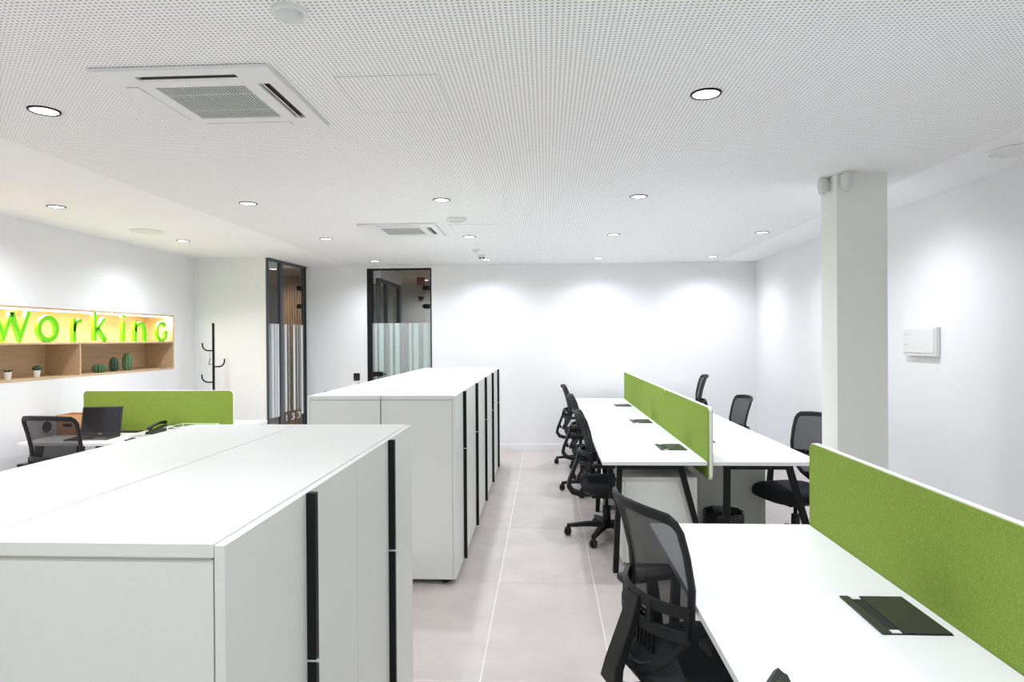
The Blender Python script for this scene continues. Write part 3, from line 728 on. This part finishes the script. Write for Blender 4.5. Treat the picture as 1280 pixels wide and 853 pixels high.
# ------------------------------------------------------------------ ceiling fittings
GX = (-3.755, -2.245, -.768, .690, 2.150); GY = (-1.20, .81, 2.82, 4.83, 6.585, 8.50)
rowname = ('sixth row from back wall', 'fifth row from back wall', 'fourth row from back wall', 'third row from back wall', 'second row from back wall', 'row next to back wall')
def make_light():
    t = thing('downlight', 'x', 'downlight', (0, 0, CZ-.001))
    MB().lathe([(.0555, -.001), (.056, -.006), (.064, -.006), (.066, 0), (.0555, 0)], seg=40).obj('ring', 'black_metal', t)
    MB().lathe([(.0550, .0), (.0550, -.003), (.002, -.003)], seg=40).obj('diffuser', 'led_disc', t)
    ld = bpy.data.lights.new('downlight_lamp', 'SPOT'); ld.energy = SPOT_W; ld.spot_size = math.radians(156); ld.spot_blend = 1.0; ld.shadow_soft_size = .05; ld.color = SPOT_COL
    lo = bpy.data.objects.new('downlight_lamp', ld); COL.objects.link(lo); lo.parent = t; lo.location = (0, 0, -.012)
    return t
l0 = None
colname = ('on the corner desk side', 'left of the cabinet blocks', 'above the cabinet blocks', 'above aisle-side desks', 'on the column side')
for j, y in enumerate(GY):
    for i, x in enumerate(GX):
        if (i, j) in ((0, 5),): continue
        if j == 2 and i in (2, 4) or j == 0 and i in (1, 2): continue
        la = 'round recessed downlight %s, %s' % (colname[i], rowname[j])
        if l0 is None: l0 = make_light(); l0.location = (x, y, CZ-.001); l0['label'] = la; l0['group'] = 'recessed ceiling downlights'
        else: dup(l0, la, (x, y, CZ-.001), 0, 'recessed ceiling downlights')

for x, y, la in ((-4.15, 9.75, 'by the slatted wood wall'), (-1.5, 10.6, 'behind the back glass door'), (-2.2, 11.9, 'near the red sign')):  # unseen lamps added to brighten the corridor behind the glass doors
    dup(l0, 'added round downlight to brighten the corridor %s' % la, (x, y, CZ+.049), 0, 'recessed ceiling downlights')

def cassette(label, cx, cy):
    t = thing('air_conditioner', label, 'air conditioner', (cx, cy, CZ-.002)); s = .35
    holes = [(-.20, .20, -.295, -.245), (-.20, .20, .245, .295), (-.295, -.245, -.20, .20), (.245, .295, -.20, .20), (-.185, .185, -.185, .185)]
    cs_ = (-s, -.295, -.245, -.20, -.185, .185, .20, .245, .295, s); mb = MB()
    cells(cs_, cs_, holes, lambda a, b, c, d: mb.box(a, c, -.016, b, d, -.001))
    mb.obj('fascia', 'ac_white', t)
    MB().box(-.30, -.30, -.004, .30, .30, -.0005).obj('cavity', 'ac_dark', t)
    g = MB()
    for k in range(27): g.box(-.183+k*.0141, -.185, -.013, -.183+k*.0141+.0068, .185, -.007)
    for x in (-.09, .09): g.box(-.185, x-.004, -.0135, .185, x+.004, -.006)
    g.obj('intake_grille', 'plastic_grey', t)
    fl_ = B(-.198, -.005, -.0015, .198, .005, .0015).obj('flap', 'ac_white', t); fl_.location = (0, -.252, -.013); fl_.rotation_euler = (-.3, 0, 0)
    fl_ = B(-.198, -.024, -.002, .198, .024, .002).obj('flap', 'ac_white', t); fl_.location = (0, .27, -.017)
    fl_ = B(-.024, -.198, -.002, .024, .198, .002).obj('flap', 'ac_white', t); fl_.location = (-.27, 0, -.017)
    fl_ = B(-.012, -.198, -.002, .012, .198, .002).obj('flap', 'ac_white', t); fl_.location = (.262, 0, -.012); fl_.rotation_euler = (0, .7, 0)
cassette('square white ceiling air conditioner cassette beside the motion sensor', -1.387, 2.745)
cassette('square white ceiling air conditioner cassette next to the round smoke detector toward the back wall', -1.338, 6.12)
def hatch(label, x0, y0, s, grp):
    t = thing('access_hatch', label, 'hatch', (x0+s/2, y0+s/2, CZ-.001), 0, grp); h = s/2
    B(-h+.003, -h+.003, -.0016, h-.003, h-.003, -.0001).obj('panel', 'perforated', t)
    f_ = MB()
    for a in ((-h, -h, h, -h+.002), (-h, h-.002, h, h), (-h, -h, -h+.002, h), (h-.002, -h, h, h)): f_.box(a[0], a[1], -.0022, a[2], a[3], -.0001)
    f_.obj('joint', 'plastic_grey', t)
hatch('square perforated ceiling hatch with a thin joint, beside the motion sensor', -.832, 2.54, .414, None)
hatch('square perforated ceiling hatch beside the smoke detector toward the back wall', -.875, 5.89, .43, None)
def dome(label, x, y, r, h, nm, cat):
    t = thing(nm, label, cat, (x, y, CZ-.001))
    MB().lathe([(r, 0), (r, -h*.35), (r*.92, -h*.45)], seg=36).obj('base', 'plastic_white', t, smooth=True)
    MB().lathe([(r*.80, -h*.45), (r*.74, -h*.70), (r*.52, -h*.92), (r*.1, -h)], seg=36).obj('dome', 'sensor_white', t, smooth=True)
dome('white domed motion sensor on the perforated ceiling', -.80, 2.02, .056, .034, 'motion_sensor', 'sensor')
dome('white round smoke detector behind the air conditioner cassette', -.764, 5.60, .085, .045, 'smoke_detector', 'smoke detector')
dome('small white round sensor near the ceiling camera', -.80, 7.55, .045, .035, 'ceiling_sensor', 'sensor')
t = thing('ceiling_camera', 'small white box camera with dark lenses near the back wall', 'camera', (-.78, 8.05, CZ-.001))
B(-.05, -.04, -.055, .05, .04, 0).obj('body', 'plastic_white', t, bevel=.006)
for x in (-.02, .02): MB().cyl((x, -.045, -.042), (x, -.038, -.042), .011).obj('lens', 'slot_black', t)
def speaker(label, x, y, grp):
    t = thing('ceiling_speaker', label, 'speaker', (x, y, CZ), 0, grp)
    MB().lathe([(.145, 0), (.150, -.004), (.140, -.010), (.128, -.006), (.128, 0)], seg=44).obj('rim', 'plastic_white', t, smooth=True)
    MB().lathe([(.128, 0), (.128, -.005), (.002, -.008)], seg=44).obj('grille', 'ac_white', t, smooth=True)
speaker('round white ceiling speaker over the corner desk side', -3.765, 5.985, None)
speaker('round white ceiling speaker over the strip by the right wall', 2.655, 3.80, None)
t = thing('slot_grille', 'narrow white slot grille in the ceiling above the back glass door', 'grille', (-2.03, 8.90, CZ-.001))
B(-.14, -.03, -.006, .14, .03, 0).obj('frame', 'plastic_white', t)
for k in range(3): B(-.13, -.022+k*.016, -.007, .13, -.014+k*.016, -.0055).obj('slat', 'plastic_grey', t)
for lab, loc, rz in (('white motion detector on the wide shaded face of the column', (1.905, 4.262, 2.545), 0), ('white motion detector on the narrow aisle side of the column', (1.862, 4.365, 2.545), -PI/2)):
    t = thing('motion_detector', lab, 'detector', loc, rz)
    B(-.012, -.03, .045, .012, 0, .052).obj('bracket', 'plastic_grey', t)
    MB().rings([[(a*.03, -.025, b*.062) for a, b in arc(0, 0, 1, 1, 0, 345, 23)], [(a*.034, -.04, b*.065) for a, b in arc(0, 0, 1, 1, 0, 345, 23)], [(a*.031, -.062, b*.060) for a, b in arc(0, 0, 1, 1, 0, 345, 23)], [(a*.018, -.070, b*.045) for a, b in arc(0, 0, 1, 1, 0, 345, 23)]]).obj('housing', 'sensor_white', t, smooth=True)
    B(-.012, -.026, -.03, .012, 0, .03).obj('mount', 'sensor_white', t)
    B(.0, -.066, .012, .022, -.060, .016).obj('indicator', 'slot_black', t)
wb = thing('wall_box', 'white shallow electrical box on the right wall beyond the column', 'box', (XR, 5.16, 1.515))
B(-.035, -.22, -.11, -.003, .22, .11).obj('body', 'plastic_white', wb, bevel=.004)
B(-.041, -.195, -.085, -.035, .205, .10).obj('cover', 'plastic_white', wb, bevel=.002)
B(-.0355, -.212, -.10, -.0345, -.205, .10).obj('gap_shadow', 'plastic_grey', wb)  # grey strip paints the shadow line beside the cover
B(-.043, .09, .055, -.0405, .19, .060).obj('latch', 'plastic_grey', wb); B(-.043, .15, -.025, -.0405, .20, -.019).obj('latch', 'plastic_grey', wb)
